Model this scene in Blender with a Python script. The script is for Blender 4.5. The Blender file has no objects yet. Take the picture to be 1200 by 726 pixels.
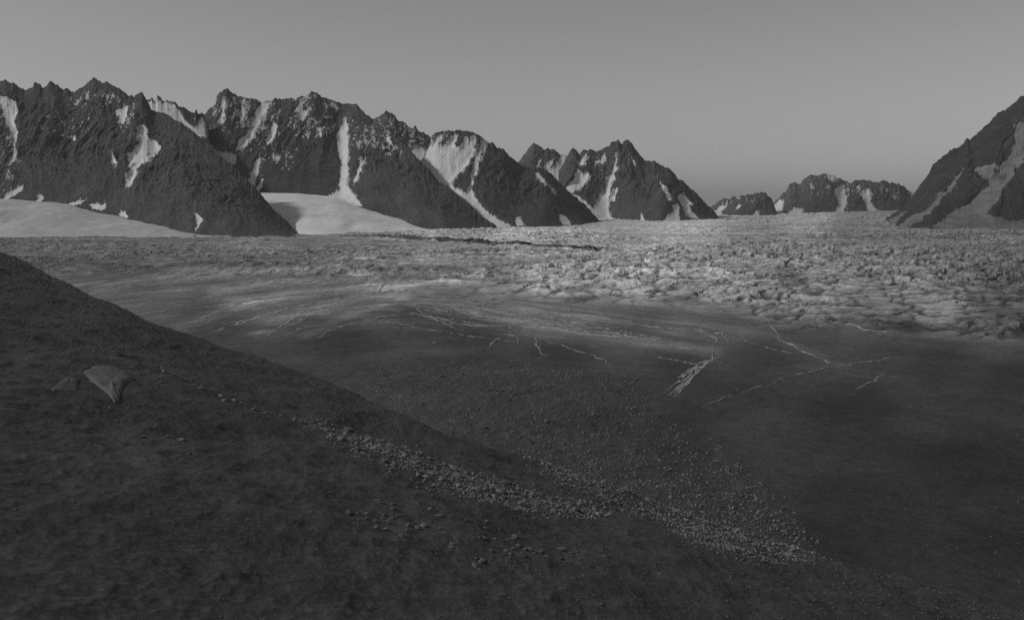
import bpy, math, random
import numpy as np

# ------------------------------------------------------------------ camera, sky, sun, exposure
sc = bpy.context.scene
C = sc.collection
F, HZ, H = 1150.0, 225.0, 150.0      # focal length and eye-level row for a 1200 px wide plate; eye height above the ice
cam_d = bpy.data.cameras.new('camera')
cam = bpy.data.objects.new('camera', cam_d); C.objects.link(cam)
cam.location = (0, 0, H); cam.rotation_euler = (math.radians(90), 0, 0)
cam_d.sensor_width = 36.0; cam_d.lens = F / 1200 * 36.0
cam_d.shift_y = -(363 - HZ) / 1200.0
cam_d.clip_start = 1.0; cam_d.clip_end = 60000
sc.camera = cam

SUN_EL, SUN_AZ = math.radians(36), math.radians(-97)     # azimuth from +Y, negative = to the left
world = bpy.data.worlds.new('World'); sc.world = world; world.use_nodes = True
wn = world.node_tree; wn.nodes.clear()
sky = wn.nodes.new('ShaderNodeTexSky'); sky.sky_type = 'NISHITA'; sky.sun_disc = False
sky.sun_elevation = SUN_EL; sky.sun_rotation = SUN_AZ
sky.air_density = 1.2; sky.dust_density = 0.8; sky.ozone_density = 1.0; sky.altitude = 100
bw = wn.nodes.new('ShaderNodeRGBToBW')                    # the place is known in monochrome only
bg = wn.nodes.new('ShaderNodeBackground'); bg.inputs[1].default_value = 0.05
wo = wn.nodes.new('ShaderNodeOutputWorld')
wn.links.new(sky.outputs[0], bw.inputs[0]); wn.links.new(bw.outputs[0], bg.inputs[0]); wn.links.new(bg.outputs[0], wo.inputs[0])

sd = bpy.data.lights.new('sun', 'SUN'); sd.energy = 1.35; sd.angle = math.radians(4)
sun = bpy.data.objects.new('sun', sd); C.objects.link(sun)
from mathutils import Vector
to_sun = Vector((math.sin(SUN_AZ) * math.cos(SUN_EL), math.cos(SUN_AZ) * math.cos(SUN_EL), math.sin(SUN_EL)))
sun.rotation_euler = to_sun.to_track_quat('Z', 'Y').to_euler(); sun.location = (-3000, 1500, 3000)
vs = sc.view_settings
vs.view_transform = 'Standard'; vs.look = 'None'; vs.gamma = 1.0; vs.exposure = 0.38; vs.use_curve_mapping = False
sc.cycles.use_denoising = False        # keeps the fine grain of the rock and ice

# ------------------------------------------------------------------ noise and mesh helpers
rng = np.random.default_rng(7)
random.seed(7)
PERM = rng.permutation(256); PERM = np.concatenate([PERM, PERM])
VAL = rng.random(512) * 2 - 1
def hsh(i, j, s=0): return PERM[(PERM[(i + s * 17) & 255] + j) & 255]
def vn(x, y, s=0):
    x = np.asarray(x, float); y = np.asarray(y, float)
    i = np.floor(x).astype(int); j = np.floor(y).astype(int)
    u = x - i; v = y - j
    u = u * u * u * (u * (u * 6 - 15) + 10); v = v * v * v * (v * (v * 6 - 15) + 10)
    a = VAL[hsh(i, j, s)]; b = VAL[hsh(i + 1, j, s)]; c = VAL[hsh(i, j + 1, s)]; d = VAL[hsh(i + 1, j + 1, s)]
    return (a * (1 - u) + b * u) * (1 - v) + (c * (1 - u) + d * u) * v
def fbm(x, y, o=4, s=0, g=0.5):
    r = 0; a = 1.0; t = 0
    for k in range(o):
        r = r + a * vn(x * 2 ** k + 13.7 * k, y * 2 ** k - 7.3 * k, s + k); t += a; a *= g
    return r / t
def ridged(x, y, o=4, s=0):
    r = 0; a = 1.0; t = 0
    for k in range(o):
        r = r + a * (1 - 2 * np.abs(vn(x * 2 ** k + 3.1 * k, y * 2 ** k + 5.9 * k, s + k))); t += a; a *= 0.55
    return r / t
def worley(x, y, s=0):
    i = np.floor(x).astype(int); j = np.floor(y).astype(int)
    f1 = np.full(np.shape(x), 9.0); f2 = f1.copy()
    for di in (-1, 0, 1):
        for dj in (-1, 0, 1):
            a = i + di; b = j + dj
            px = a + 0.5 + 0.45 * VAL[hsh(a, b, s)]; py = b + 0.5 + 0.45 * VAL[hsh(a, b, s + 3)]
            d = np.hypot(x - px, y - py)
            f2 = np.minimum(f2, np.maximum(f1, d)); f1 = np.minimum(f1, d)
    return f1, f2
def sst(a, b, x):
    t = np.clip((x - a) / (b - a), 0, 1); return t * t * (3 - 2 * t)
def inside(px, py, poly):
    r = np.zeros(np.shape(px), bool); n = len(poly)
    for k in range(n):
        x0, y0 = poly[k]; x1, y1 = poly[(k + 1) % n]
        if y0 == y1: continue
        c = ((y0 > py) != (y1 > py)) & (px < (x1 - x0) * (py - y0) / (y1 - y0) + x0)
        r ^= c
    return r
def blur(m, n=2, k=2):
    for _ in range(n):
        for ax in (0, 1):
            p = np.pad(m, [(k, k) if a == ax else (0, 0) for a in (0, 1)], mode='edge')
            c = np.cumsum(p, axis=ax); c = np.concatenate([np.zeros_like(np.take(c, [0], ax)), c], ax)
            L = m.shape[ax]; w = 2 * k + 1
            m = (np.take(c, range(w, w + L), ax) - np.take(c, range(0, L), ax)) / w
    return m
def wx(px, Y): return (px - 600.0) / F * Y
def wz(py, Y): return H - (py - HZ) / F * Y

def mesh_obj(name, co, quads, mat, parent=None, smooth=True, attrs=None):
    quads = np.asarray(quads, np.int32)
    used, inv = np.unique(quads, return_inverse=True)
    inv = inv.reshape(quads.shape).astype(np.int32); co = np.asarray(co, np.float32)[used]
    me = bpy.data.meshes.new(name); k = quads.shape[1]
    me.vertices.add(len(co)); me.vertices.foreach_set('co', co.ravel())
    me.loops.add(inv.size); me.loops.foreach_set('vertex_index', inv.ravel())
    me.polygons.add(len(inv)); me.polygons.foreach_set('loop_start', np.arange(0, inv.size, k, dtype=np.int32))
    me.update(calc_edges=True)
    me.polygons.foreach_set('use_smooth', np.full(len(inv), smooth))
    for an, (ty, arr) in (attrs or {}).items():
        a = me.attributes.new(an, ty, 'POINT'); arr = np.asarray(arr, np.float32)[used]
        a.data.foreach_set('value' if ty == 'FLOAT' else 'vector', arr.ravel())
    me.materials.append(mat); me.update()
    o = bpy.data.objects.new(name, me); C.objects.link(o)
    if parent: o.parent = parent
    return o
def grid_quads(nr, nc):
    i = np.arange(nr * nc).reshape(nr, nc)
    return np.stack([i[:-1, :-1], i[:-1, 1:], i[1:, 1:], i[1:, :-1]], -1).reshape(-1, 4)
def tag(o, label=None, cat=None, group=None, kind=None):
    for k, v in (('label', label), ('category', cat), ('group', group), ('kind', kind)):
        if v: o[k] = v
    return o

# ------------------------------------------------------------------ materials
class NT:
    def __init__(s, name):
        s.m = bpy.data.materials.new(name); s.m.use_nodes = True; s.t = s.m.node_tree
        s.b = s.t.nodes['Principled BSDF']; s.b.inputs['Specular IOR Level'].default_value = 0.15
        s.b.inputs['Roughness'].default_value = 0.9
    def n(s, ty, **kw):
        x = s.t.nodes.new(ty)
        for k, v in kw.items(): setattr(x, k, v)
        return x
    def l(s, a, b): s.t.links.new(a, b)
    def noise(s, vec, scale, detail=4, rough=0.55):
        x = s.n('ShaderNodeTexNoise'); x.inputs['Scale'].default_value = scale; x.inputs['Detail'].default_value = detail
        x.inputs['Roughness'].default_value = rough; s.l(vec, x.inputs['Vector']); return x.outputs['Fac']
    def rng(s, v, a, b, c, d):
        x = s.n('ShaderNodeMapRange'); s.l(v, x.inputs[0])
        for k, q in enumerate((a, b, c, d)): x.inputs[k + 1].default_value = q
        return x.outputs[0]
    def math(s, op, a, b):
        x = s.n('ShaderNodeMath', operation=op)
        for k, q in enumerate((a, b)):
            if isinstance(q, (int, float)): x.inputs[k].default_value = q
            else: s.l(q, x.inputs[k])
        return x.outputs[0]
    def geo(s): return s.n('ShaderNodeNewGeometry').outputs['Position']
    def color(s, v): s.l(v, s.b.inputs['Base Color'])
    def bump(s, h, dist, strength=1.0):
        x = s.n('ShaderNodeBump'); x.inputs['Strength'].default_value = strength; x.inputs['Distance'].default_value = dist
        s.l(h, x.inputs['Height']); s.l(x.outputs[0], s.b.inputs['Normal'])

def rock_mat(name, lo, hi, s1, s2, bump):
    m = NT(name); p = m.geo()
    a = m.noise(p, s1, 5); b = m.noise(p, s2, 4, 0.65)
    c = m.math('MULTIPLY', m.rng(a, 0.3, 0.7, lo, hi), m.rng(b, 0.3, 0.7, 0.65, 1.35))
    m.color(c); m.bump(b, bump, 0.8); return m.m
def snow_mat(name, v, s1, s2, lo=0.85):
    m = NT(name); p = m.geo()
    a = m.noise(p, s1, 5); b = m.noise(p, s2, 4)
    m.color(m.math('MULTIPLY', m.rng(a, 0.3, 0.7, v * lo, v * 1.05), m.rng(b, 0.25, 0.75, 0.9, 1.08)))
    m.b.inputs['Roughness'].default_value = 0.7; m.bump(b, 1.5, 0.5); return m.m
MAT = {
    'rock': rock_mat('mountain_rock', 0.050, 0.085, 0.010, 0.07, 4.0),
    'rock_dimmed': rock_mat('shade_tinted_rock', 0.028, 0.046, 0.010, 0.07, 4.0),  # right-hand rock, dimmer light put into its colour
    'rock_far': rock_mat('far_mountain_rock', 0.06, 0.10, 0.008, 0.05, 5.0),
    'snow': snow_mat('mountain_snow', 0.66, 0.02, 0.12),
    'dimmed_snow': snow_mat('shade_tinted_snow', 0.2, 0.015, 0.05, 0.5),  # mottled snow, its base darkened to paint in the dimmer right side
    'fleck': snow_mat('thin_snow', 0.42, 0.03, 0.2, 0.6),
    'field': snow_mat('firn', 0.78, 0.006, 0.03, 0.84),
    'dimmed_field': snow_mat('shade_tinted_firn', 0.52, 0.006, 0.03, 0.8),  # left snowfield, dimming toward the edge painted into the albedo
    'slab': rock_mat('pale_slab_rock', 0.11, 0.16, 0.5, 4.0, 0.05),
    'moraine': rock_mat('moraine_debris', 0.07, 0.12, 0.03, 0.3, 1.5),
    'stone': rock_mat('pale_stone', 0.12, 0.22, 0.3, 3.0, 0.1),
    'darkstone': rock_mat('grey_stone', 0.08, 0.14, 0.3, 3.0, 0.1),
}
def soil_mat():
    m = NT('hillside_soil'); p = m.geo()
    a = m.noise(p, 0.05, 5); b = m.noise(p, 0.6, 6, 0.65); v = m.n('ShaderNodeTexVoronoi'); v.inputs['Scale'].default_value = 1.6
    m.l(p, v.inputs['Vector'])
    c = m.math('MULTIPLY', m.rng(a, 0.3, 0.7, 0.064, 0.084), m.rng(b, 0.3, 0.7, 0.85, 1.18))
    c = m.math('MULTIPLY', c, m.rng(v.outputs['Distance'], 0.0, 0.6, 1.15, 0.85))
    b2 = m.noise(p, 4.0, 6, 0.75); c = m.math('MULTIPLY', c, m.rng(b2, 0.3, 0.7, 0.7, 1.3))
    m.color(c); m.bump(m.math('ADD', m.math('ADD', b, m.math('MULTIPLY', b2, 0.3)), m.math('MULTIPLY', v.outputs['Distance'], -0.5)), 0.2, 0.7); return m.m
MAT['soil'] = soil_mat()
def ice_mat():
    m = NT('glacier_ice')
    al = m.n('ShaderNodeAttribute', attribute_name='dirt_shade').outputs['Fac']  # ice albedo: debris together with painted cleft shade
    fl = m.n('ShaderNodeAttribute', attribute_name='flow').outputs['Vector']
    st = m.n('ShaderNodeAttribute', attribute_name='banding').outputs['Fac']
    p = m.geo()
    f0 = m.noise(fl, 0.3, 4, 0.6); f1 = m.noise(fl, 1.0, 6, 0.68); f2 = m.noise(fl, 4.0, 6, 0.7); g = m.noise(p, 0.12, 5, 0.65); g2 = m.noise(p, 0.02, 4)
    s = m.math('MULTIPLY', m.rng(f1, 0.3, 0.7, 0.62, 1.38), m.rng(f2, 0.3, 0.7, 0.7, 1.3))
    s = m.math('MULTIPLY', s, m.rng(f0, 0.35, 0.65, 0.75, 1.25))
    s = m.math('ADD', m.math('MULTIPLY', m.math('SUBTRACT', s, 1.0), st), 1.0)
    c = m.math('MULTIPLY', m.math('MULTIPLY', al, s), m.rng(g, 0.3, 0.7, 0.82, 1.18))
    c = m.math('MULTIPLY', c, m.rng(g2, 0.3, 0.7, 0.85, 1.15))
    g3 = m.noise(p, 0.7, 6, 0.75); f3 = m.noise(fl, 14.0, 4, 0.7)
    c = m.math('MULTIPLY', c, m.rng(g3, 0.3, 0.7, 0.6, 1.4)); c = m.math('MULTIPLY', c, m.rng(f3, 0.3, 0.7, 0.8, 1.2))
    mp = m.n('ShaderNodeMapping'); mp.inputs['Scale'].default_value = (0.07, 0.011, 0.0); m.l(p, mp.inputs['Vector'])
    ch = m.noise(mp.outputs[0], 1.0, 5, 0.7); cm = m.n('ShaderNodeAttribute', attribute_name='chop').outputs['Fac']
    cv = m.math('ADD', m.math('MULTIPLY', m.rng(ch, 0.32, 0.68, -0.42, 0.30), cm), 1.0)
    c = m.math('MULTIPLY', c, cv)
    m.color(c); m.b.inputs['Roughness'].default_value = 0.75; m.bump(m.math('ADD', g, m.math('MULTIPLY', g3, 0.35)), 1.2, 0.6); return m.m
MAT['ice'] = ice_mat()
MAT['vein'] = snow_mat('clean_ice_vein', 0.33, 0.05, 0.3, 0.55)
MAT['fan'] = snow_mat('clean_ice_fan', 0.36, 0.05, 0.3, 0.6)
MAT['band'] = snow_mat('clean_ice_band', 0.40, 0.03, 0.3, 0.6)

# ------------------------------------------------------------------ the glacier
def plate(X, Y):                       # where a point of the level ice lies on the plate; used to lay out zones measured from the photograph
    Y = np.maximum(Y, 1.0); return 600 + F * X / Y, HZ + F * H / Y
def level(px, py):                     # the inverse: level ice under that spot
    Y = F * H / (np.asarray(py, float) - HZ); return (np.asarray(px, float) - 600) / F * Y, Y
SER = [(548, 350), (600, 330), (660, 316), (760, 302), (900, 292), (1040, 290), (1300, 296), (1300, 400), (1180, 392), (1060, 390), (960, 382), (905, 384), (880, 372), (840, 352), (760, 350), (690, 357), (620, 350), (560, 356)]
MOUND = [(388, 446), (430, 430), (500, 420), (570, 417), (640, 425), (700, 440), (740, 455), (770, 490), (830, 520), (900, 570), (960, 640), (860, 640), (760, 600), (680, 570), (600, 535), (540, 520), (470, 490)]
DIRT_SHADE = [(600,268,0.744),(500,270,0.72),(800,262,0.744),(950,255,0.576),(1010,258,.32),(1000,275,.30),(1150,285,.27),(1190,320,.2),(700,280,0.6),(500,288,.42),(300,285,.30),(100,285,.24),  # ice albedo points: debris, plus dimming toward the sides put into the colour
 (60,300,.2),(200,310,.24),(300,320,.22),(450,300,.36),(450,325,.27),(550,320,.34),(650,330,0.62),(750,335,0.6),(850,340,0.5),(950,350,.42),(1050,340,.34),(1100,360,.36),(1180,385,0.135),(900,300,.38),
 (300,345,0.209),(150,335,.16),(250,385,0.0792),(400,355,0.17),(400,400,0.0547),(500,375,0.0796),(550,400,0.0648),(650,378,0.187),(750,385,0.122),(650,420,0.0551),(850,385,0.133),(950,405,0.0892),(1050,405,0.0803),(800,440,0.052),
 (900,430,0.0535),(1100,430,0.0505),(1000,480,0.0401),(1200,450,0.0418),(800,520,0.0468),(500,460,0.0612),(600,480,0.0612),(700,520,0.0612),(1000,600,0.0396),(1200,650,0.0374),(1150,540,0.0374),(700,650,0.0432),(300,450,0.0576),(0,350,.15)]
SWEEP = [(5, 1.1, [(215,382),(250,367),(285,356),(330,348),(400,341),(480,334),(560,328)]), (4, .95, [(300,388),(350,366),(420,349),(480,344)]), (5, .8, [(120,338),(170,328),(230,321),(330,316),(400,318),(440,328)]),
 (6, .9, [(470,347),(520,358),(620,379),(700,392),(835,411)]), (4, .5, [(560,352),(640,366),(720,380),(800,390)]), (4, .45, [(600,362),(700,372),(800,380),(900,392),(985,430)]), (4, .75, [(250,345),(320,332),(400,329),(470,337),(520,350)]), (4, .8, [(360,392),(400,372),(450,356)]), (5, .4, [(880,372),(960,384),(1060,394),(1180,398)])]
def dirt_shade(px, py):
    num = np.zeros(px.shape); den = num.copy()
    for a, b, v in DIRT_SHADE:
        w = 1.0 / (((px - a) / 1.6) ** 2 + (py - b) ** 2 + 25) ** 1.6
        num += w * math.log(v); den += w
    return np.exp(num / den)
def soft_poly(px, py, poly, wob=6, s=0):
    return inside(px + wob * fbm(px / 30, py / 10, 3, 40 + s), py + 0.4 * wob * fbm(px / 30, py / 10, 3, 50 + s), poly).astype(float)
def psi(X, Y):
    a = 1.25 * (1 - sst(1500, 2300, Y))
    return Y + a * (np.sqrt((X + 130) ** 2 + 90 ** 2) - 90) + 18 * fbm(X / 160, Y / 160, 3, 60)
def ice_low(X, Y, px, py):
    z = 4 * fbm(X / 500, Y / 500, 3, 20)
    m = np.exp(-(((px - 620) / 190) ** 2 + ((py - 470) / 42) ** 2)) * 14
    return z + m
XG = {}
def glacier():
    nr, nc = 800, 770
    q = np.linspace(0, 1, nr)
    Y = 1.0 / ((1 - q) / 300.0 + q / 5200.0)            # even steps as seen from the hillside
    Y = np.concatenate([[180, 240], Y, [5450, 5700, 6000, 6400, 6800, 7300, 7900, 8500, 10000, 12000, 14800]])
    t = np.linspace(-0.66, 0.66, nc)
    t = np.concatenate([[-1.6, -1.1, -0.8], t, [0.8, 1.1, 1.6]])
    T, YY = np.meshgrid(t, Y); X = T * YY
    px, py = plate(X, YY)
    ser = blur(soft_poly(px, py, SER, 22), 2, 9); mnd = blur(soft_poly(px, py, MOUND, 8, 3), 2, 5)
    far = sst(2300, 4200, YY)
    # crevassed ice: long swells and domes of ice parted by clefts
    w1 = 30 * fbm(X / 110, YY / 110, 4, 5); w2 = 30 * fbm(X / 110, YY / 110, 4, 9)
    ca, sa = math.cos(0.40), math.sin(0.40)
    A1 = (X + w1) * ca - (YY + w2) * sa; A2 = (X + w1) * sa + (YY + w2) * ca
    left = 1 - sst(760, 900, px)
    f1, f2 = worley(A1 / 58, A2 / 150, 1)
    swell = np.clip(1 - (f1 / 0.9) ** 1.5, 0, 1) ** 0.8 * sst(0.0, 0.2, f2 - f1)
    h1, h2 = worley((X + w2) / 52, (YY - w1) / 62, 4)
    dome = np.clip(1 - (h1 / 0.85) ** 1.7, 0, 1) ** 0.7 * sst(0.0, 0.2, h2 - h1)
    dome = left * swell + (1 - left) * dome
    g1, g2 = worley((X - 0.6 * w2) / 24, (YY + 0.6 * w1) / 27, 6)
    dome2 = np.clip(1 - (g1 / 0.85) ** 1.4, 0, 1) * sst(0.0, 0.22, g2 - g1)
    blade = np.clip(ridged((X + 1.3 * w1) / 78, (YY + 1.3 * w2) / 46, 5, 8) * 0.9 + 0.25, 0, 1)
    n1 = np.abs(fbm((X + 1.5 * w2) / 170, (YY + 1.5 * w1) / 70, 4, 61)); n2 = np.abs(fbm((A1 + w2) / 80, (A2 - w1) / 150, 4, 66))
    crev = np.maximum(1 - sst(0.02, 0.11, n1), 0.9 * (1 - sst(0.02, 0.10, n2)))
    amp = 0.4 + 0.6 * sst(-0.3, 0.35, fbm(X / 170, YY / 240, 4, 15))
    rag = ridged(X / 20, YY / 16, 4, 18)
    low = ice_low(X, YY, px, py)
    z = low + ser ** 0.8 * amp * (5.5 * dome + 2.2 * dome2 + 5.5 * blade + 1.7 * rag - 6.0 * crev - 2.0) * (1 - 0.7 * far)
    brk = sst(1450, 1900, YY) * sst(330, 470, px) * (0.3 + 0.7 * sst(-0.35, 0.25, fbm(X / 240, YY / 420, 3, 44))) * (1 - 0.5 * ser)
    z = z + brk * (9.0 * blade + 3.0 * rag - 5.0 * crev) * (1 - 0.35 * far)
    # smoother ice: long low ribs that follow the banding
    ps = psi(X, YY); along = X * 0.02
    rib = fbm(ps / 26, along / 3, 4, 25, 0.6)
    choppy = sst(1350, 2000, YY)
    z = z + (1 - ser) * (1 - mnd) * ((0.5 + 2.6 * choppy) * rib + 0.4 * (1 - choppy) * ridged(ps / 9, X / 60, 3, 27) + 1.2 * (1 - choppy) * fbm(X / 26, YY / 26, 4, 29, .6))
    z = z + (1 - ser) * choppy * (1 - 0.3 * far) * 7.5 * np.maximum(-0.2, ridged(X / 34, YY / 70, 4, 33)) * (0.35 + 0.65 * sst(-0.3, 0.3, fbm(X / 300, YY / 300, 3, 36)))
    z = z + mnd * (2.2 * fbm(X / 40, YY / 40, 4, 70) + 0.9 * fbm(X / 8, YY / 8, 3, 73))
    # crevasse line left of the arch and shallow runnels
    z[0:2] -= 30
    z = np.where(YY > 7900, z - (YY - 7900) * 0.03, z)
    d = dirt_shade(px, py)
    d = d * np.exp(0.28 * fbm(X / 120, YY / 90, 4, 80) * (1 - mnd))
    sw = np.zeros_like(X)
    for w_, st, line in SWEEP:
        R_ = (py[:, 0] > min(q_[1] for q_ in line) - 16) & (py[:, 0] < max(q_[1] for q_ in line) + 16)
        pxr, pyr = px[R_], py[R_]; dm = np.full(pxr.shape, 1e9)
        for (ax, ay), (bx, by) in zip(line, line[1:]):
            ux, uy = bx - ax, (by - ay) * 2.2; k = np.clip(((pxr - ax) * ux + (pyr - ay) * 2.2 * uy) / (ux * ux + uy * uy), 0, 1)
            dm = np.minimum(dm, np.hypot(pxr - ax - k * ux, (pyr - ay) * 2.2 - k * uy))
        sw[R_] = np.maximum(sw[R_], st * np.exp(-(dm / (2.2 * w_)) ** 2))
    fib = 0.5 + 0.5 * np.clip(1.6 * fbm(ps / 11, X / 90, 4, 91, 0.65), -1, 1)
    d = d * (1 + 1.6 * sw * fib)
    cl = ser * (1 - np.minimum(1, dome * 1.5) * np.minimum(1, 0.35 + 1.3 * blade)) * 0.6                      # shade of the clefts painted into the ice colour
    d = d * (1 - cl) * (1 - 0.45 * brk * (1 - np.minimum(1, 1.7 * blade)) * (1 - 0.6 * far)) * (1 + 0.12 * brk)  # hollows between the broken ridges get painted shade as well
    d = d * (1 - 0.5 * crev * np.maximum(ser, brk * (1 - 0.5 * far))) * (1 + 0.36 * ser * (1 - crev))  # crevasse shade painted in, ice between them brightened
    d = np.where(mnd > 0.5, np.minimum(d, 0.066), d)
    band = (1 - ser) * (1 - mnd) * (0.18 + 0.82 * sst(850, 1250, YY))
    flow = np.stack([ps / 30.0, X / 150.0, np.zeros_like(X)], -1)
    co = np.stack([X, YY, z], -1).reshape(-1, 3)
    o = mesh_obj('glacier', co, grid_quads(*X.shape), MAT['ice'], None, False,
                 {'dirt_shade': ('FLOAT', d.ravel()), 'banding': ('FLOAT', band.ravel()), 'chop': ('FLOAT', (sst(1150, 1700, YY) * (1 - 0.5 * ser) * (1 - 0.55 * sst(3000, 4600, YY))).ravel()), 'flow': ('FLOAT_VECTOR', flow.reshape(-1, 3))})
    tag(o, 'broad grey crevassed glacier filling the valley floor', 'glacier', kind='structure')
    XG['t'] = t; XG['Y'] = Y; XG['z'] = z
    return o
GL = glacier()
def ice_z(X, Y):
    t = np.asarray(X) / np.asarray(Y); i = np.clip(np.searchsorted(XG['t'], t) - 1, 0, len(XG['t']) - 2)
    j = np.clip(np.searchsorted(XG['Y'], Y) - 1, 0, len(XG['Y']) - 2)
    a = (t - XG['t'][i]) / (XG['t'][i + 1] - XG['t'][i]); b = (Y - XG['Y'][j]) / (XG['Y'][j + 1] - XG['Y'][j])
    z = XG['z']; return (z[j, i] * (1 - a) + z[j, i + 1] * a) * (1 - b) + (z[j + 1, i] * (1 - a) + z[j + 1, i + 1] * a) * b

# ------------------------------------------------------------------ mountains
def smooth1(a, k):
    k = int(k); p = np.pad(a, k, mode='reflect', reflect_type='odd'); w = np.hanning(2 * k + 3)[1:-1]
    return np.convolve(p, w / w.sum(), 'valid')
def interp(u, pts, k): return np.interp(u, [p[0] for p in pts], [p[k] for p in pts])
def mountain(name, label, crest, base, snows=(), flecks=(), seed=0, rough=1.0, jag=1.0, scree=0.25, du=0.78, rock='rock', snow='snow', holes=()):
    u0, u1 = crest[0][0], crest[-1][0]
    u = np.arange(u0, u1 + 1e-6, du)
    pc = interp(u, crest, 1) + jag * (0.9 * vn(u / 2.6, u * 0 + seed, seed) + 0.6 * vn(u / 1.2, u * 0 + seed, seed + 1))
    kY = [p for p in crest if len(p) > 2]
    Yc = interp(u, kY, 2); pb = interp(u, base, 1); Yb = interp(u, base, 2)
    pc = np.minimum(pc, pb - 0.4)
    pb = smooth1(pb, 5); Yb = smooth1(Yb, 7); Yc = smooth1(Yc, 9)
    ps_ = np.minimum(smooth1(pc, 15), pb - 0.3)
    zc = wz(ps_, Yc); zb = wz(pb, Yb); dev = wz(pc, Yc) - zc
    nf = int(max(30, np.percentile(pb - pc, 90) / 0.78)); nb = 8
    v = np.concatenate([np.linspace(-0.12, 0, 6)[:-1], np.linspace(0, 1, nf)])
    V, U = np.meshgrid(v, u, indexing='ij')
    hfr = np.where(V > 0, np.abs(V) ** 0.82, V)
    Y = Yb + (Yc - Yb) * hfr; Z = zb + (zc - zb) * V + dev * np.exp(-(1 - V) * np.maximum(pb - ps_, 4) / 9.0)
    px = U; py = HZ - F * (Z - H) / Y
    # snow cover measured on the slope, with ragged edges
    sx = px + 1.6 * fbm(U / 7, py / 7, 3, seed + 11); sy = py + 1.6 * fbm(U / 7 + 40, py / 7, 3, seed + 12)
    sx = sx + 1.1 * vn(U / 1.7, py / 4, seed + 13); sy = sy + 1.3 * vn(U / 2.1, py / 8, seed + 14) * (np.abs(V - 0.5) < 0.49)
    sid = np.full(U.shape, -1)
    for k, poly in enumerate(snows): sid[inside(sx, sy, poly)] = k
    for hx, hy, hr in holes: sid[((sx - hx) / 1.3) ** 2 + (sy - hy) ** 2 < hr * hr] = -1
    m = blur((sid >= 0).astype(float), 2, 3)
    sid[(fbm((px + 0.3 * py) / 3.2, py / 6.5, 3, seed + 31) + 0.9 * (0.75 - m) > 0.5) & (V > 0.12)] = -1        # rock breaking through near the edges
    um = (U - u0) * Yc.mean() / F; vm = V * (zc - zb).max() * 1.3
    wa = 45 * fbm(um / 160, vm / 160, 3, seed + 2)
    rib = ridged((um + wa) / 150, vm / 520, 4, seed + 3)
    mid = fbm((um + 0.4 * wa) / 34, vm / 70, 4, seed + 5, 0.55); fine = fbm(um / 9, vm / 14, 3, seed + 8)
    env = np.clip(1 - np.clip(V, 0, 1) ** 6, 0, 1) * (0.35 + 0.65 * sst(0.0, scree + 0.15, V))
    depth = np.clip((Yc - Yb) / 500.0, 0.05, 1.3)
    up = 0.2 + 0.8 * sst(scree * 0.6, scree + 0.3, V)
    crag = ridged((um - 0.3 * vm + 0.8 * wa) / 33, vm / 95, 5, seed + 15)
    D = rough * depth * env * (32 * rib + 14 * crag * up + 7 * mid * up + 4 * fine)
    D = D * (1 - 0.75 * m) - 16 * depth * m * env
    D = D + m * env * depth * (3.2 * ridged((um + 0.3 * wa) / 13, vm / 260, 2, seed + 41) + 2.2 * fbm(um / 40, vm / 60, 3, seed + 43))
    Yd = Y - D
    # thin snow caught on ledges
    fw = np.zeros(U.shape)
    for cx, cy, rx, ry, st in flecks: fw = np.maximum(fw, st * np.clip(1.25 - ((px - cx) / rx) ** 2 - ((py - cy) / ry) ** 2, 0, 1))
    fn = ridged((px + 0.45 * py) / 6, py / 12, 3, seed + 21) + 0.55 * vn(px / 1.5, py / 2.4, seed + 24) - 0.25 * crag
    fl = (fw > 0) & (fn > 0.98 - 0.85 * fw) & (sid < 0)
    fl |= (sid < 0) & (m > 0.04) & (m + 0.55 * fbm((px + 0.3 * py) / 2.6, py / 6, 3, seed + 51) > 0.36) & (V > 0.03)
    X = U - 600; X = X / F * Y
    # far side
    Zb_, Yb_ = [], []
    for k in range(1, nb + 1):
        s = k / nb; Yb_.append(Yc + s * 500 * (zc - zb) / 400); Zb_.append(zc + dev * (1 - s) - (zc + 60) * s)
    Yf = np.concatenate([Yd, np.array(Yb_)]); Zf = np.concatenate([Z, np.array(Zb_)])
    Xf = np.concatenate([X, np.tile((u - 600) / F * Yc, (nb, 1))])
    co = np.stack([Xf, Yf, Zf], -1).reshape(-1, 3)
    q = grid_quads(*Xf.shape)
    pad = np.full((nb, len(u)), -1)
    full = np.concatenate([sid, pad]); flf = np.concatenate([fl, pad > 0])
    fs = full[:-1, :-1].ravel(); ff = flf[:-1, :-1].ravel() & (fs < 0)
    root = mesh_obj(name, co, q[(fs < 0) & ~ff], MAT[rock], None, False)
    tag(root, label, 'mountain', 'dark rocky mountains ringing the glacier', 'structure')
    for k in range(len(snows)):
        s = fs == k
        if s.sum() > 3: mesh_obj('snow_gully' if s.sum() > 500 else 'snow_patch', co, q[s], MAT[snow], root, True)
    if ff.sum() > 10: tag(mesh_obj('snow_flecks', co, q[ff], MAT['fleck' if snow == 'snow' else snow], root, True), kind='stuff')
    return root

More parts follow.
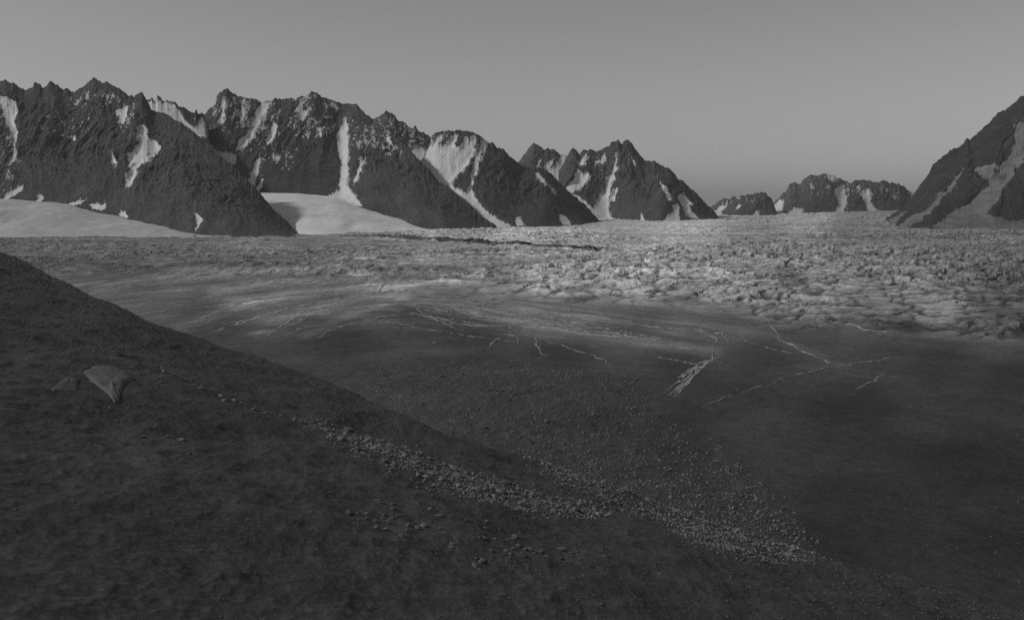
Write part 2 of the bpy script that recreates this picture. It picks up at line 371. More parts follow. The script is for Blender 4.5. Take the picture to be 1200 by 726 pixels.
def P(*a): return list(a)
mountain('mountain', 'dark jagged mountain with a triangular snow patch above a smooth snowfield',
    [(-120,92,4450),(-40,98),(0,95,4350),(7,93),(12,97),(16,96),(22,102),(27,104),(30,107),(34,103),(38,103),(40,96),(45,98),(50,102),(55,101),(58,95),(62,96),(68,100),(74,105),(80,103),(84,107),(87,109),(90,106),(94,104),(100,100),(105,95),(110,91,4300),(115,94),(120,97),(125,96),(130,99),(138,102),(144,107),(150,112),(154,111),(157,114),(162,110),(166,108,4200),(170,113),(174,121),(178,129),(195,133,4150),(205,140),(215,145),(222,150),(228,155),(235,162),(241,168,3960),(260,184),(275,195),(290,210),(305,226),(320,245),(335,258),(343,266,3580),(348,274,3480)],
    [(-120,228,4000),(5,234,3900),(60,238,3850),(140,253,3690),(200,268,3480),(262,277.5,3290),(320,278,3250),(347,277.5,3290)],
    [P((163,146),(170,147),(171,160),(174,163),(181,163),(183,170),(189,171),(183,178),(173,188),(163,193),(155,200),(152,196),(150,182),(158,175),(161,163)),
     P((153,198),(158,196),(160,205),(155,215),(149,222),(148,212)), P((-6,112),(18,117),(20,130),(16,142),(21,157),(19,175),(15,190),(9,196),(14,180),(17,160),(8,147),(2,130)),
     P((127,192),(132,178),(134,188),(138,192),(131,191)), P((81,160),(87,159),(88,164),(82,164)), P((3,233),(10,226),(27,215),(22,224),(8,234)),
     P((103,240),(125,239),(122,246),(108,246)), P((68,242),(95,236),(100,232),(94,240),(78,244)), P((134,130),(150,124),(147,138),(143,146),(139,137)), P((230,264),(232,250),(237,256),(228,272)), P((40,236),(47,228),(49,236)), P((138,250),(142,246),(152,254),(146,256))],
    [(112,118,34,11,.55),(150,140,14,22,.45),(80,145,30,16,.25),(10,180,14,50,.35)], seed=1, holes=[(172,180,1.3),(156,193,1.6)], scree=.22)
mountain('mountain', 'pinnacled rock crest holding a snow shelf, behind the jagged mountain',
    [(140,125,4900),(168,116),(176,117),(178,113),(181,118),(183,119),(184,111),(188,113),(191,118),(197,118),(203,120),(205,119),(210,125),(215,125),(222,130),(228,132),(230,127),(232,133),(236,134),(240,139),(246,150,4850)],
    [(140,170,4650),(246,172,4600)],
    [P((168,119),(190,120.5),(205,123),(210,131),(216,141),(226,149),(236,160),(205,160),(170,150)), P((228,150),(236,138),(240,140),(240,160),(230,160))], [(220,135,12,10,.3)], seed=2, jag=.8)
mountain('mountain', 'massive dark mountain split by a straight snow couloir ending in a snow fan',
    [(215,150,5000),(235,132),(240,133),(243,130),(253,121),(254,112),(260,107),(267,103),(269,106),(278,112),(287,114),(302,117),(304,119),(309,120),(312,117),(317,119),(319,118),(323,115),(330,116),(337,115),(347,116),(352,112),(357,113),(362,110),(365,107),(367,108),(370,107),(373,111),(380,115),(387,116),(393,118),(403,122,5000),(410,122),(417,122),(421,125),(428,133),(437,140),(447,148),(457,155),(468,165),(480,175),(495,192),(503,198),(513,212),(522,217),(543,233),(560,249),(585,267.5,4130),(588,269,4110)],
    [(215,222,4620),(315,223,4620),(335,226,4600),(370,227,4600),(400,229,4580),(415,240,4420),(430,244,4350),(470,258,4180),(490,266,4020),(520,269.5,3900),(588,269.5,4080)],
    [P((405,135),(408,160),(407,190),(408,215),(412,228),(424,242),(395,240),(384,232),(398,222),(399,195),(395,168),(394,160),(401,145)),
     P((238,160),(243,168),(255,178),(268,180),(278,182),(274,196),(262,192),(250,182)), P((288,216),(297,198),(305,180),(305,190),(299,212),(296,222)), P((298,222),(309,208),(306,220),(302,229)),
     P((305,122),(318,120),(312,130),(304,142),(298,155),(287,172),(276,177),(280,165),(290,155),(296,140)), P((318,150),(322,140),(325,155),(315,170),(310,165),(318,155)),
     P((345,131),(353,120),(360,114),(355,123),(348,133)), P((350,132),(363,128),(360,135),(352,142)), P((384,117),(395,125),(399,131),(390,126)),
     P((424,184),(427,182),(424,200),(416,215),(413,224),(419,200)), P((450,160),(457,163),(461,172),(455,168)), P((262,118),(265,120),(262,140),(266,158),(261,145),(259,128)), P((283,118),(287,117),(286,140),(282,150)), P((368,148),(376,150),(377,162),(371,158)), P((320,182),(330,180),(326,188),(321,190))],
    [(290,140,45,34,.75),(365,140,34,30,.65),(440,165,34,26,.55),(325,180,30,20,.4),(420,160,20,36,.35),(262,140,22,36,.45)], seed=3, scree=.36)
mountain('mountain', 'spiky rock ridge dusted with snow, behind the couloir mountain',
    [(415,150,5500),(437,139),(447,135),(452,130),(457,133),(458,132),(463,136),(468,142),(473,142),(477,147),(483,150),(487,148),(490,153),(497,156),(505,160),(514,174,5450),(525,195,5400)],
    [(415,215,5200),(525,215,5150)], [P((480,178),(488,170),(496,172),(500,185),(506,200),(495,196),(486,184))], [(470,158,44,24,.6)], seed=4, rock='rock_far')
mountain('mountain', 'mountain with a broad fluted snow face on its shoulder',
    [(490,195,4900),(497,182),(502,170),(506,160),(512,155),(518,153.5),(530,153),(540,152.5),(545,153),(553,154),(560,157),(566,162),(572,167),(577,167),(583,173),(590,174),(598,183),(605,190),(612,194),(618,196),(626,195.5),(633,195.5),(640,199),(645,202),(656,214,4950),(669,226),(686,240),(701,257,4980),(706,261,4990)],
    [(490,266,4200),(585,267.5,4105),(640,266.5,4160),(680,264.5,4390),(706,261.2,4850)],
    [P((498,180),(504,170),(507,172),(515,158),(520,157),(512,172),(518,172),(530,163),(537,156),(533,172),(540,173),(545,160),(549,158),(547,174),(551,165),(553,158),(558,158),(556,175),(552,186),(546,196),(538,203),(530,212),(524,222),(508,208),(492,193)),
     P((568,163),(572,165),(564,180),(558,200),(556,212),(551,222),(551,208),(554,194),(559,178)), P((520,216),(528,216),(535,222),(543,228),(551,222),(556,232),(565,243),(575,252),(592,262),(602,267),(580,268),(560,251),(545,238),(530,232)),
     P((625,204),(630,203),(637,212),(640,217),(632,213)), P((643,217),(650,222),(651,227),(645,222)), P((655,251),(662,252),(668,262),(675,266),(660,263)), P((603,252),(608,256),(614,266),(605,266))],
    [(515,165,20,10,.3)], seed=5, scree=.45, holes=[(546,208,6)])
mountain('mountain', 'pale wedge peak beside a snow saddle, farther up the glacier',
    [(590,205,6200),(607,190),(615,180),(625,167),(631,170),(638,175),(641,173),(653,177),(655,181),(660,181),(666,183),(672,190),(685,205,6100)],
    [(590,232,5850),(685,238,5800)], [P((636,199),(644,198),(652,193),(656,183),(668,182),(668,240),(655,240)), P((628,197),(634,184),(632,195)), P((638,196),(650,185),(645,197))], [(635,192,20,8,.4)], seed=6, rock='rock_far')
mountain('mountain', 'twin-topped mountain cut by a snow couloir, rising straight from the glacier',
    [(655,200,5900),(664,184),(667,178),(672,173),(678,179),(679,181),(684,176),(688,176),(691,175),(699,177),(701,176),(711,171.5),(714,171.5),(716.5,166),(722,165),(725,163.5),(727,167),(729,170),(730.5,167),(735.5,163,5900),(742,170),(749,180),(755,188),(759,189),(768,189),(773,193),(781,196),(787,200),(795,209),(801,212),(808,219),(819,229),(829,240),(837,248),(843,256,5600),(845,257.5,5580)],
    [(655,259,5300),(712,257,5450),(775,259.7,4990),(845,257.6,5400)],
    [P((725,170),(724,185),(721,200),(717,215),(714,230),(712,245),(715,252),(722,259),(685,262),(680,255),(697,246),(700,235),(708,222),(715,205),(719,190),(722,178)),
     P((662,224),(672,210),(676,203),(675,196),(680,203),(690,203),(687,213),(680,220),(668,228)), P((660,232),(672,229),(680,232),(688,240),(700,247),(690,262),(660,250)), P((678,190),(688,179),(685,188),(680,196)), P((696,189),(705,187),(710,178),(707,191),(700,191)),
     P((770,208),(778,220),(787,234),(784,235),(776,223)), P((795,231),(801,226),(804,234),(811,238),(806,243),(812,250),(820,258),(808,255),(800,243)), P((787,239),(793,238),(794,250),(799,259),(776,261),(782,253),(788,250)), P((716,236),(723,220),(725,222),(719,237)), P((747,261),(752,251),(756,261)), P((740,183),(742,183),(746,195),(744,194))],
    [(695,185,26,10,.35),(705,215,8,14,.3),(745,185,8,10,.3)], seed=7, scree=.3)
mountain('mountain', 'small pale double knob at the head of the glacier',
    [(822,252,9000),(833,243),(843,235),(848,231),(851,232),(855,233),(859,229),(861,231),(868,236),(880,246,8900)], [(822,256,8300),(880,254,8300)], [P((832,250),(842,243),(852,240),(858,246),(850,262),(830,262))], [(855,236,14,8,.5)], seed=8, rock='rock_far')
mountain('mountain', 'low flat-topped rock hill at the head of the glacier',
    [(843,254,6900),(846,247),(855,239),(861,232),(872,229),(887,226),(897,225),(900,229),(904.5,232),(908,243),(911,252.5,6800)], [(843,255.8,5900),(911,253,6300)],
    [P((862,243),(866,238),(868,241),(864,247)), P((883,256),(887,240),(888,256))], [(870,235,16,8,.35)], seed=9, rock='rock_far', scree=.15)
mountain('mountain', 'long flat-crested mountain streaked with snow at the head of the glacier',
    [(895,250,8000),(907,238),(915,229),(922,222.5),(926,215),(933,214),(937,216),(941,210.5),(950,204),(959,206),(963,203.5),(969.5,204),(976,206),(982.5,208),(993,213),(995.5,215.5),(1000,212),(1015,211),(1026,213),(1030,214),(1033.5,210.5),(1038,212),(1041,214),(1052,215),(1060.5,220),(1069,226),(1080,229),(1100,222),(1130,230,8600)],
    [(895,254,6300),(907,253,6350),(950,251,6800),(1000,249,7350),(1060,247,8000),(1130,247,8000)],
    [P((900,246),(915,233),(918,240),(918,256),(900,256)), P((922,253),(930,244),(938,246),(943,253)), P((977,222),(985,218),(994,215),(989,222),(992,232),(987,252),(979,252),(982,240),(979,228)), P((1003,214),(1008,225),(1015,220),(1021,235),(1029,250),(1018,250),(1014,236),(1007,226)), P((965,208),(973,204),(984,210),(976,213)), P((1044,226),(1050,230),(1048,237)), P((1064,224),(1082,226),(1084,240),(1074,240))],
    [(950,220,22,12,.4),(1000,222,12,8,.3),(1035,225,20,8,.3)], seed=10, rock='rock_far', scree=.2)
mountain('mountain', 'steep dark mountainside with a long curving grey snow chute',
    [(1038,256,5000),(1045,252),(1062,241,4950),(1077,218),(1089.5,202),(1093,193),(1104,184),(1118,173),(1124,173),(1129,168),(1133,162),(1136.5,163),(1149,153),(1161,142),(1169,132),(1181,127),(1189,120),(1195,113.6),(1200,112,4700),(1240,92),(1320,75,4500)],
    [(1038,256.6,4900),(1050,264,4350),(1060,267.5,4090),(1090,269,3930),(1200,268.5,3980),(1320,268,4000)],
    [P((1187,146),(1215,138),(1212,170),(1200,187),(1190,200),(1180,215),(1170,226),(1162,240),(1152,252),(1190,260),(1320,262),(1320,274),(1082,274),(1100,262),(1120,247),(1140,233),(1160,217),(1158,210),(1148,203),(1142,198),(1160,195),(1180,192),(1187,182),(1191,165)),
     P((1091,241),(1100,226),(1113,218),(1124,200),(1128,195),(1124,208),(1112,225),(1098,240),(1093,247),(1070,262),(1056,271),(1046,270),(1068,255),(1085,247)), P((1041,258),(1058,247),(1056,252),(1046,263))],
    [(1128,195,8,8,.3)], seed=11, rock='rock_dimmed', snow='dimmed_snow', holes=[(1166,201,4)], scree=.3)

# the valley walls go on to either side
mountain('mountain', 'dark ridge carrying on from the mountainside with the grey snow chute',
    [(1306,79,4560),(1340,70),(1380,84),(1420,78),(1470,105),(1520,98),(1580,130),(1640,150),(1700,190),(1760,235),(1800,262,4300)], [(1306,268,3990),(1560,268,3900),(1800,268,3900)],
    [P((1400,120),(1412,118),(1405,180),(1398,220),(1392,180))], [(1500,140,60,30,.4)], seed=12, rock='rock_dimmed', snow='dimmed_snow', du=2.4)
mountain('mountain', 'dark ridge carrying on from the jagged mountain with the triangular snow patch',
    [(-640,262,4200),(-580,230),(-520,180),(-450,150),(-390,120),(-330,128),(-270,100),(-200,108),(-150,90),(-110,95,4440)], [(-640,266,3900),(-400,250,3950),(-110,228,3990)],
    [P((-300,130),(-288,128),(-292,190),(-304,210))], [(-250,130,60,25,.4)], seed=13, du=2.4)

# ------------------------------------------------------------------ snowfields feeding the glacier
def snowfield(label, front, back, bumps, seed, dent=None, mat='field'):
    u = np.arange(front[0][0], front[-1][0] + 1e-6, 1.5); v = np.linspace(-0.06, 1.12, 90)
    V, U = np.meshgrid(v, u, indexing='ij')
    Yf = smooth1(F * H / (interp(u, front, 1) - HZ), 22); Yb = interp(u, back, 2); zb = wz(smooth1(interp(u, back, 1), 14), smooth1(Yb, 14)); Yb = smooth1(Yb, 14)
    Y = Yf + (Yb - Yf) * V; Z = -1.5 + (zb + 1.5) * np.where(V > 0, np.clip(V, 0, None) ** 0.9, V * 3)
    X = (U - 600) / F * Y
    Z = Z + np.clip(V * 5, 0, 1) * (bumps * fbm(X / 120, Y / 200, 4, seed) + 0.8 * fbm(X / 20, Y / 30, 3, seed + 4))
    if dent:
        cx, cy, r, dp = dent; py = HZ - F * (Z - H) / Y
        Z = Z - dp * np.exp(-((U - cx) / r) ** 2 - ((py - cy) / (r * 0.45)) ** 2)
    o = mesh_obj('snowfield', np.stack([X, Y, Z], -1).reshape(-1, 3), grid_quads(*X.shape), MAT[mat])
    return tag(o, label, 'snowfield', kind='structure')
snowfield('smooth pale snowfield rising against the foot of the jagged mountain', [(-140,278.5),(262,278)],
          [(-140,226,4050),(5,230,3980),(60,235,3900),(140,251,3730),(200,266,3510),(262,277.5,3320)], 7, 90, mat='dimmed_field')
snowfield('pale snowfield flowing down between the jagged mountain and the couloir mountain', [(200,262),(300,268),(335,273),(352,276),(400,275),(480,272),(540,271),(590,270)],
          [(200,222,4700),(315,222,4700),(370,226,4680),(400,228,4660),(415,238,4500),(430,243,4400),(470,257,4230),(490,265,4080),(530,268,4100),(590,268.6,4150)], 6, 95, dent=(412, 264, 9, 7))

# ------------------------------------------------------------------ dark medial moraine on the ice
def moraine_strip(label, line, hw, hgt, seed):
    px = np.array([p[0] for p in line], float); py = np.array([p[1] for p in line], float)
    n = 260; s = np.linspace(0, 1, n); k = np.linspace(0, 1, len(px))
    X, Y = level(np.interp(s, k, px), np.interp(s, k, py))
    a = np.linspace(-1, 1, 15); A, S = np.meshgrid(a, s)
    w = hw * (0.35 + 0.65 * np.sin(np.pi * np.clip(S, 0.02, 0.98)) ** 0.4) * (1 + 0.45 * fbm(S * 30, S * 0, 3, seed))
    XX = X[:, None] + 0 * A; YY = Y[:, None] + A * w
    z = ice_z(XX, YY) + hgt * (1 - A ** 2) * (0.75 + 0.8 * fbm(XX / 30, YY / 30, 3, seed + 2)) * np.sin(np.pi * np.clip(S, 0.01, 0.99)) ** 0.5 - 0.6 + np.where(np.abs(A) > .95, -2.5, 1.0)
    o = mesh_obj('moraine', np.stack([XX, YY, z], -1).reshape(-1, 3), grid_quads(*XX.shape)[(fbm(XX / 45, YY / 60, 3, seed + 5) > -0.22)[:-1, :-1].ravel()], MAT['moraine'], None, False)
    return tag(o, label, 'moraine', kind='structure')
moraine_strip('dark bouldery medial moraine lying across the far ice', [(436,277.5),(500,281),(560,285),(620,289),(690,294),(725,297)], 70, 6, 100)
moraine_strip('thin dark debris line on the ice beside the medial moraine', [(400,276.5),(440,278.3),(520,283.5),(600,289.5)], 40, 4, 104)

# ------------------------------------------------------------------ clean ice veins and meltwater channels
def ribbon(name, pts, w0, mat, seed, lift=0.35, taper=0.5, gaps=0.0):
    p = np.array(pts, float); seg = np.hypot(*(p[1:] - p[:-1]).T); L = np.concatenate([[0], np.cumsum(seg)])
    n = max(8, int(L[-1] / 1.6)); s = np.linspace(0, L[-1], n)
    x = np.interp(s, L, p[:, 0]); y = np.interp(s, L, p[:, 1])
    x = x + 3.6 * fbm(s / 7, s * 0 + seed, 4, seed % 90, .7); y = y + 1.5 * fbm(s / 7, s * 0 + seed + 9.5, 4, seed % 90 + 3, .7)
    tx = np.gradient(x); ty = np.gradient(y); q = np.hypot(tx, ty) + 1e-6
    w = w0 * (0.35 + 1.3 * np.abs(vn(s / 5, s * 0 + seed, 7)) + 0.45 * vn(s / 1.9, s * 0 + seed, 9)) * (1 - taper * np.abs(2 * s / L[-1] - 1) ** 2)
    w = np.maximum(w, 0.12)
    keep = np.ones(n - 1, bool)
    if gaps: keep = vn(s[:-1] / 11, s[:-1] * 0 + seed * 1.7, 12) > -1 + 2 * gaps
    ax, ay = x - ty / q * w, y + tx / q * w * 0.7; bx, by = x + ty / q * w, y - tx / q * w * 0.7
    A = level(ax, ay); B = level(bx, by)
    co = np.concatenate([np.stack([A[0], A[1], ice_z(*A) + lift], -1), np.stack([B[0], B[1], ice_z(*B) + lift], -1)])
    i = np.arange(n - 1); qd = np.stack([i, i + 1, n + i + 1, n + i], -1)[keep]
    if len(qd): return mesh_obj(name, co, qd, mat, GL, True)
CH = [[(820,374),(822,390),(838,397),(836,410),(833,424),(826,430)], [(851,392),(853,402),(845,414),(843,424),(838,430)], [(843,385),(846,394),(855,400)],
      [(883,345),(892,362),(897,373),(906,385),(915,400),(933,408),(936,412),(955,418),(985,431)], [(825,481),(848,469),(870,461),(895,452),(920,443),(950,437),(980,430)], [(980,430),(1015,425),(1050,419)],
      [(1005,457),(1020,448),(1036,439)], [(862,391),(880,402),(905,410),(930,415)], [(570,411),(585,395),(597,386),(602,378)], [(641,383),(650,373),(655,366)], [(665,367),(667,361)],
      [(526,368),(540,359),(552,354),(563,347)], [(635,399),(650,404),(665,408),(690,417),(707,424),(716,436)], [(590,391),(603,394),(607,402)], [(612,395),(618,394),(616,404)], [(628,396),(632,410),(640,420)], [(468,352),(490,362),(520,378),(545,390)], [(440,345),(452,333),(462,323)],
      [(372,396),(390,384),(405,378)], [(505,405),(514,398),(520,396)]]
for k, pts in enumerate(CH):
    ribbon('meltwater_channel', pts, 0.6 if k in (4, 5, 7) else 0.85, MAT['vein'], 200 + k * 7, gaps=.3 if k in (4, 5, 7) else .18)
    if k < 13: ribbon('meltwater_channel', [(x + 2.5 + (k % 3), y + 1.2) for x, y in pts[1:]] if len(pts) > 2 else pts, 0.3, MAT['vein'], 260 + k * 7, gaps=.55)
for k in range(9):                                          # pale fan where the channel spills out
    a = k / 8.0
    ribbon('meltwater_channel', [(846 - 16 * a, 417 + 9 * a), (818 - 2 * a, 427 + 14 * a), (772 + 34 * a * (1 - a) + 18 * a, 466 + 6 * math.sin(3 * a) - 3 * a + (k % 3) * 2)], 0.95, MAT['fan'], 400 + k * 5, taper=.8, gaps=.12)
BD = [[(215,381),(250,366),(285,354),(330,347),(400,340),(460,334)], [(275,380),(330,362),(400,350)], [(310,393),(350,368),(420,347),(470,340)], [(240,378),(300,358),(360,349),(440,342)], [(330,385),(370,366),(420,352)], [(150,338),(200,326),(260,318),(330,314)],
      [(110,332),(180,322),(270,311),(340,307)], [(210,330),(280,325),(340,322)], [(290,352),(340,335),(380,327),(420,331)], [(480,350),(520,358),(560,367),(620,379),(700,392),(790,405),(830,409)], [(500,351),(560,361),(640,376),(720,391),(800,404)], [(520,360),(570,372),(630,384),(690,394)],
      [(550,355),(620,368),(700,384),(780,398)], [(560,360),(640,379),(740,397),(815,409)], [(545,362),(600,377),(660,389),(760,401)], [(230,320),(330,330),(430,328)], [(600,365),(680,372),(760,380)], [(700,375),(780,385),(860,392)], [(760,417),(790,422),(815,428)], [(900,365),(980,380),(1040,392)]]
for k, pts in enumerate(BD): ribbon('ice_band', pts, 0.95 if k < 5 or 9 <= k < 15 else 0.7, MAT['band'], 600 + k * 3, gaps=.25)
rr = random.Random(5)
for k in range(30):                                         # finer bands of the same arch
    if k % 2:
        x0 = rr.uniform(420, 560); y0 = 346 + rr.uniform(0, 30); L = rr.uniform(60, 240)
        pts = [(x0 + L * t, y0 + L * 0.165 * t + 3 * math.sin(3 * t)) for t in (0, .25, .5, .75, 1)]
    else:
        x0 = rr.uniform(180, 400); y0 = rr.uniform(318, 392) ; L = rr.uniform(50, 150)
        pts = [(x0 + L * t, y0 - L * (0.42 * t - 0.2 * t * t)) for t in (0, .25, .5, .75, 1)]
        if y0 > 300 + (x0 - 5) * 0.41: continue
    ribbon('ice_band', pts, rr.uniform(.35, .6), MAT['band'], 900 + k * 3, gaps=.22)

# ------------------------------------------------------------------ the near hillside
BROW = [(-300,185),(-100,258),(5,300),(60,325),(110,350),(150,367),(200,388),(250,405),(300,422),(350,437),(390,449),(430,468),(470,487),(520,508),(565,522),(620,533),(680,560),(760,590),(850,620),(950,650),(1050,675),(1200,715),(1300,745),(1500,800)]
HC, HA, HB = 25.0, -0.30, -0.10
def brow_Y(px):
    py = np.interp(px, [b[0] for b in BROW], [b[1] for b in BROW])
    return HC / np.maximum(0.04, (py - HZ) / F + HA * (px - 600) / F + HB)
def hill_z(X, Y):
    px = 600 + F * X / np.maximum(Y, 1)
    yb = brow_Y(px); z = H - HC + HA * X + HB * Y
    z = z + 1.3 * fbm(X / 22, Y / 22, 4, 120) * sst(40, 90, Y) + 0.45 * fbm(X / 5, Y / 5, 3, 124) + 0.13 * ridged(X / 2.1, Y / 2.1, 2, 127)
    d = np.maximum(0, Y - yb); return z - 0.75 * d * d / (d + 22)
def hillside():
    nr, nc = 340, 580
    q = np.linspace(0, 1, nr); t = np.linspace(-0.75, 0.72, nc)
    T, Q = np.meshgrid(t, q); yb = brow_Y(600 + F * T)
    f = 1 / ((1 - Q) / 0.22 + Q)                              # from 0.22 of the way out to the brow
    Y = yb * f
    ext = np.array([1.02, 1.05, 1.1, 1.17, 1.26, 1.4, 1.6, 1.9, 2.3, 2.8])[:, None] * yb[0][None, :]
    Y = np.concatenate([Y, ext]); T = np.concatenate([T, np.tile(t, (10, 1))]); X = T * Y
    Z = hill_z(X, Y)
    o = mesh_obj('hillside', np.stack([X, Y, Z], -1).reshape(-1, 3), grid_quads(*X.shape), MAT['soil'], None, False)
    tag(o, 'dark stony hillside sloping down across the foreground', 'hillside', kind='structure')
    # the top of the hill, where the photographer stands
    x = np.linspace(-140, 140, 90); y = np.linspace(-120, 62, 70); XX, YY = np.meshgrid(x, y)
    base = H - HC + HA * np.clip(XX, -60, 60) + HB * YY - 0.6 - 0.15 * np.maximum(0, np.abs(XX) - 40)
    ZZ = base + 23.2 * np.exp(-(XX / 20) ** 2 - (YY / 16) ** 2) + 0.5 * fbm(XX / 6, YY / 6, 3, 130)
    kn = mesh_obj('hilltop', np.stack([XX, YY, ZZ], -1).reshape(-1, 3), grid_quads(*XX.shape), MAT['soil'], None, False)
    tag(kn, 'rocky hilltop at the upper edge of the foreground hillside', 'hill', kind='structure')
hillside()
def on_hill(px, py):                    # where the sight line meets the hillside plane
    t = (px - 600) / F; Y = HC / ((py - HZ) / F + HA * t + HB); X = t * Y
    return X, Y, float(hill_z(np.array([X]), np.array([Y]))[0])

# ------------------------------------------------------------------ stones
def stone_mesh(k, flat=0.6, sub=2):
    import bmesh
    bm = bmesh.new(); bmesh.ops.create_icosphere(bm, subdivisions=sub, radius=0.5)
    r = random.Random(300 + k); pl = []
    for _ in range(9):
        n = Vector((r.gauss(0, 1), r.gauss(0, 1), r.gauss(0, 1))).normalized(); pl.append((n, r.uniform(0.26, 0.46)))
    for v in bm.verts:
        for n, d in pl:
            e = v.co.dot(n) - d
            if e > 0: v.co -= n * e
        v.co.z *= flat
    sx = r.uniform(.75, 1.3)
    for v in bm.verts: v.co.x *= sx
    me = bpy.data.meshes.new('boulder'); bm.to_mesh(me); bm.free(); return me
PALE = [stone_mesh(k) for k in range(8)]; GREY = [stone_mesh(k + 20) for k in range(6)]
for m in PALE: m.materials.append(MAT['stone'])
for m in GREY: m.materials.append(MAT['darkstone'])
def boulder(meshes, loc, size, label, group, r):
    o = bpy.data.objects.new('boulder', r.choice(meshes)); C.objects.link(o)
    o.location = loc; o.scale = (size * r.uniform(.8, 1.3), size * r.uniform(.8, 1.2), size * r.uniform(.7, 1.2)); o.rotation_euler = (r.uniform(-.3, .3), r.uniform(-.3, .3), r.uniform(0, 6.28))
    return tag(o, label, 'boulder', group)
ICO = stone_mesh(99, .65, 1)
iv = np.array([v.co[:] for v in ICO.vertices]); it = np.array([p.vertices[:] for p in ICO.polygons])
def stone_field(name, label, spots, mat, seed, cat='stones', parent=None):
    g = np.random.default_rng(seed); n = len(spots); s = np.array(spots)
    a = g.random(n) * 6.28; c, d = np.cos(a), np.sin(a); sc3 = s[:, 3:4] * g.uniform(.7, 1.35, (n, 3))
    v = iv[None] * sc3[:, None, :] * g.uniform(.85, 1.15, (n, len(iv), 1))
    x = v[..., 0] * c[:, None] - v[..., 1] * d[:, None]; y = v[..., 0] * d[:, None] + v[..., 1] * c[:, None]
    co = np.stack([x + s[:, 0:1], y + s[:, 1:2], v[..., 2] + s[:, 2:3]], -1).reshape(-1, 3)
    tr = (it[None] + (np.arange(n) * len(iv))[:, None, None]).reshape(-1, 3)
    return tag(mesh_obj(name, co, tr, mat, parent, False), label, cat, kind='stuff')
def scatter(poly, n, r, edge=0.0, seed=0):
    xs = [p[0] for p in poly]; ys = [p[1] for p in poly]; out = []
    while len(out) < n:
        x, y = r.uniform(min(xs), max(xs)), r.uniform(min(ys), max(ys))
        if inside(np.array([x + r.gauss(0, edge)]), np.array([y + r.gauss(0, edge * .6)]), poly)[0]: out.append((x, y))
    return out
BAND1 = [(345,487),(400,503),(470,525),(560,558),(640,581),(720,601),(716,609),(640,602),(560,586),(500,566),(450,548),(400,522)]
BAND2 = [(606,524),(640,533),(700,566),(790,590),(880,622),(960,652),(975,660),(880,657),(820,640),(790,612),(745,597),(690,580),(650,556)]
r = random.Random(11)
spots = []
for px, py in scatter(BAND1, 4600, r, 7):
    X, Y, Z = on_hill(px, py); spots.append((X, Y, Z + .03, (.12 + .5 * r.random() ** 3) * Y / 110))
for px, py in scatter(BAND2, 3800, r, 7):
    X, Y, Z = on_hill(px, py); spots.append((X, Y, Z + .03, (.12 + .42 * r.random() ** 3) * Y / 110))
stone_field('stones', 'small pale stones filling the two stone bands on the hillside', spots, MAT['stone'], 1)
for px, py in scatter(BAND1, 110, r, 2):
    X, Y, Z = on_hill(px, py); boulder(PALE, (X, Y, Z + .1), (.3 + .8 * r.random() ** 2.5) * Y / 110, 'pale boulder in the stone band crossing the middle of the dark hillside', 'boulders of the middle stone band', r)
for px, py in scatter(BAND2, 80, r, 3):
    X, Y, Z = on_hill(px, py); boulder(PALE, (X, Y, Z + .1), (.3 + .7 * r.random() ** 2.5) * Y / 110, 'pale boulder in the stone band along the lower edge of the hillside', 'boulders of the lower stone band', r)
for px, py in [(192,438),(204,444),(228,453),(236,460),(259,467),(262,470),(275,471),(282,473),(298,480),(312,486),(330,490),(345,494),(168,512),(196,512),(212,515),(365,500)]:
    X, Y, Z = on_hill(px, py); boulder(PALE, (X, Y, Z + .1), r.uniform(.45, .9) * Y / 110, 'pale boulder strung out along the hillside above the middle stone band', 'boulders trailing from the middle stone band', r)
OUT = [(395,592),(440,588),(520,600),(600,620),(690,650),(680,668),(600,672),(530,665),(470,640),(420,618)]
for px, py in scatter(OUT, 60, r, 6):
    X, Y, Z = on_hill(px, py); boulder(GREY, (X, Y, Z + .05), r.uniform(.4, 1.1) * Y / 110, 'grey boulder half buried in the lowest part of the hillside', 'half buried boulders on the lower hillside', r)
spots = []
for _ in range(6500):
    px = r.uniform(-20, 1220); b = float(np.interp(px, [k[0] for k in BROW], [k[1] for k in BROW])); py = b + 3 + (735 - b) * r.random()
    if py > 733: continue
    X, Y, Z = on_hill(px, py); spots.append((X, Y, Z - .02, (.07 + .5 * r.random() ** 5) * Y / 110))
stone_field('stones', 'small grey stones strewn over the dark hillside', spots, MAT['darkstone'], 2)
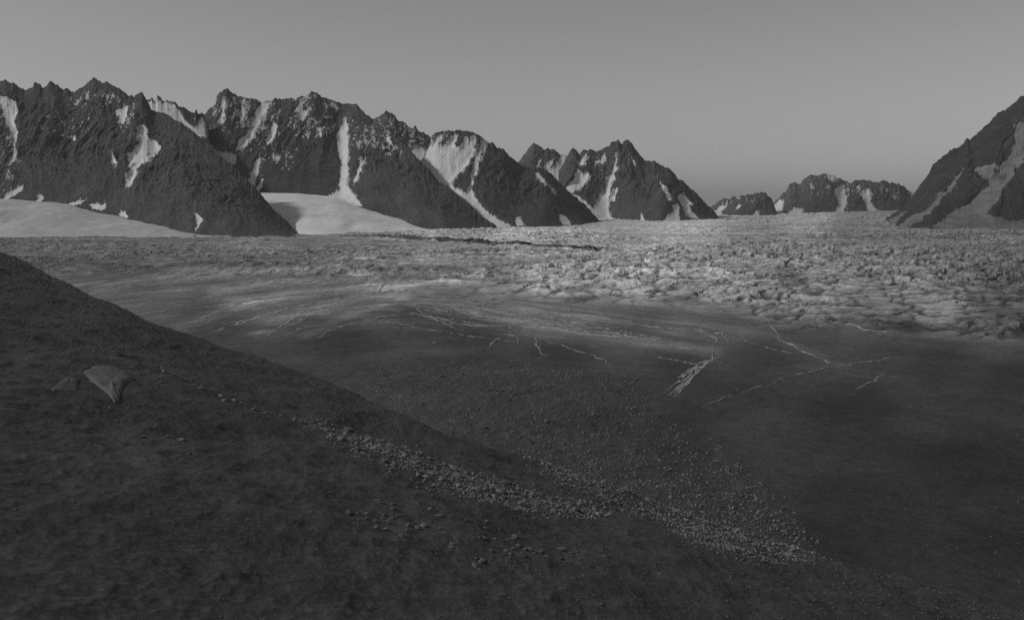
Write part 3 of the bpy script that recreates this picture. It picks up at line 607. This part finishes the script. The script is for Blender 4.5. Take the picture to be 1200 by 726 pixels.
# debris-covered ice: stones and a few big boulders
spots = []; g = np.random.default_rng(4)
for px, py in scatter(MOUND, 8000, r, 8):
    X, Y = level(px, py); spots.append((X, Y, float(ice_z(X, Y)) + .2, .6 + 1.7 * r.random() ** 3))
stone_field('stones', 'grey stones covering the debris mound at the glacier edge', spots[:3600], MAT['darkstone'], 3)
stone_field('stones', 'paler stones mixed into the debris mound at the glacier edge', spots[3600:], MAT['stone'], 5)
spots = []
for _ in range(3200):
    px = r.uniform(560, 1220); py = r.uniform(415, 700)
    if vn(np.array([px / 60]), np.array([py / 22]), 77)[0] < r.uniform(-.6, .5): continue
    X, Y = level(px, py); spots.append((X, Y, float(ice_z(X, Y)) + .1, .35 + 1.3 * r.random() ** 4))
stone_field('stones', 'scattered stones melting out of the dark ice at the glacier edge', spots, MAT['darkstone'], 6)
for px, py, s in [(640,504,4.2),(620,520,3),(569,508,3.2),(597,488,3),(589,478,2),(655,452,2.6),(682,448,2),(746,453,3.4),(518,452,3),(468,422,2.4),(626,441,2.6),(605,435,2),(690,529,2.6),(660,520,2.2),(750,517,2.2),(724,501,2),(560,494,2.4),(545,470,2),(700,540,2.6),(572,452,2.2),(490,455,1.8),(530,430,1.8)]:
    X, Y = level(px, py); boulder(GREY, (X, Y, float(ice_z(X, Y)) + s * .18), s * 1.15, 'grey boulder lying on the debris mound at the glacier edge', 'boulders on the debris mound', r)
for px, py in [(450,275.8),(468,278.6),(516,280),(541,279.5),(552,280),(566,281),(571,282),(590,283)]:
    X, Y = level(px, py + 1.5); boulder(GREY, (X, Y, float(ice_z(X, Y)) + 5), r.uniform(7, 13), 'large dark boulder on the crest of the medial moraine', 'boulders on the medial moraine', r)

# the big pale three-cornered slab in the slope, and smaller ones beside it
def slab(label, outline, thick, seed, mat='slab'):
    n = 5; c = np.mean(outline, axis=0); pts = []
    for a, b in zip(outline, outline[1:] + outline[:1]):
        for k in range(n): pts.append((a[0] + (b[0] - a[0]) * k / n, a[1] + (b[1] - a[1]) * k / n))
    co = []; R = [0, .35, .7, .92, 1.0, 1.05]; m = len(pts)
    for ri, q in enumerate(R):
        for k, p in enumerate(pts):
            j = 1 + .05 * float(vn(k * .7, ri * .5 + seed, 3))
            X, Y, Z = on_hill(c[0] + (p[0] - c[0]) * q * j, c[1] + (p[1] - c[1]) * q * j)
            hgt = thick * [1, .97, .85, .6, .15, -.8][ri] + .07 * float(fbm(np.array([X * .6]), np.array([Y * .6]), 3, seed)[0]) * (ri < 4)
            co.append((X, Y, Z + hgt))
    q = [[ri * m + k, ri * m + (k + 1) % m, (ri + 1) * m + (k + 1) % m, (ri + 1) * m + k] for ri in range(len(R) - 1) for k in range(m)]
    return tag(mesh_obj('rock_slab', co, q, MAT[mat], None, True), label, 'rock')
slab('big pale three-cornered rock slab set in the dark hillside', [(98,437),(112,433),(130,433),(145,437),(157,445),(147,450),(142,462),(139,474),(133,475),(126,462),(112,450)], .3, 140)
slab('low rounded grey rock slab beside the three-cornered slab', [(76,445),(86,441),(92,448),(90,459),(78,461),(62,463),(60,457)], .15, 144, 'darkstone')

# ------------------------------------------------------------------ thin haze over the valley
def haze():
    x, y0, y1, z0, z1 = 26000, -400, 15200, -240, 1150
    co = [(-x, y0, z0), (x, y0, z0), (x, y1, z0), (-x, y1, z0), (-x, y0, z1), (x, y0, z1), (x, y1, z1), (-x, y1, z1)]
    m = bpy.data.materials.new('haze'); m.use_nodes = True; t = m.node_tree; t.nodes.clear()
    v = t.nodes.new('ShaderNodeVolumePrincipled'); v.inputs['Color'].default_value = (.9, .9, .9, 1); v.inputs['Density'].default_value = 1.6e-5
    o = t.nodes.new('ShaderNodeOutputMaterial'); t.links.new(v.outputs[0], o.inputs['Volume'])
    h = mesh_obj('haze', co, [[3, 2, 1, 0], [4, 5, 6, 7], [0, 1, 5, 4], [1, 2, 6, 5], [2, 3, 7, 6], [3, 0, 4, 7]], m, None, False)
    tag(h, 'thin pale haze filling the valley', 'haze', kind='stuff')
haze()
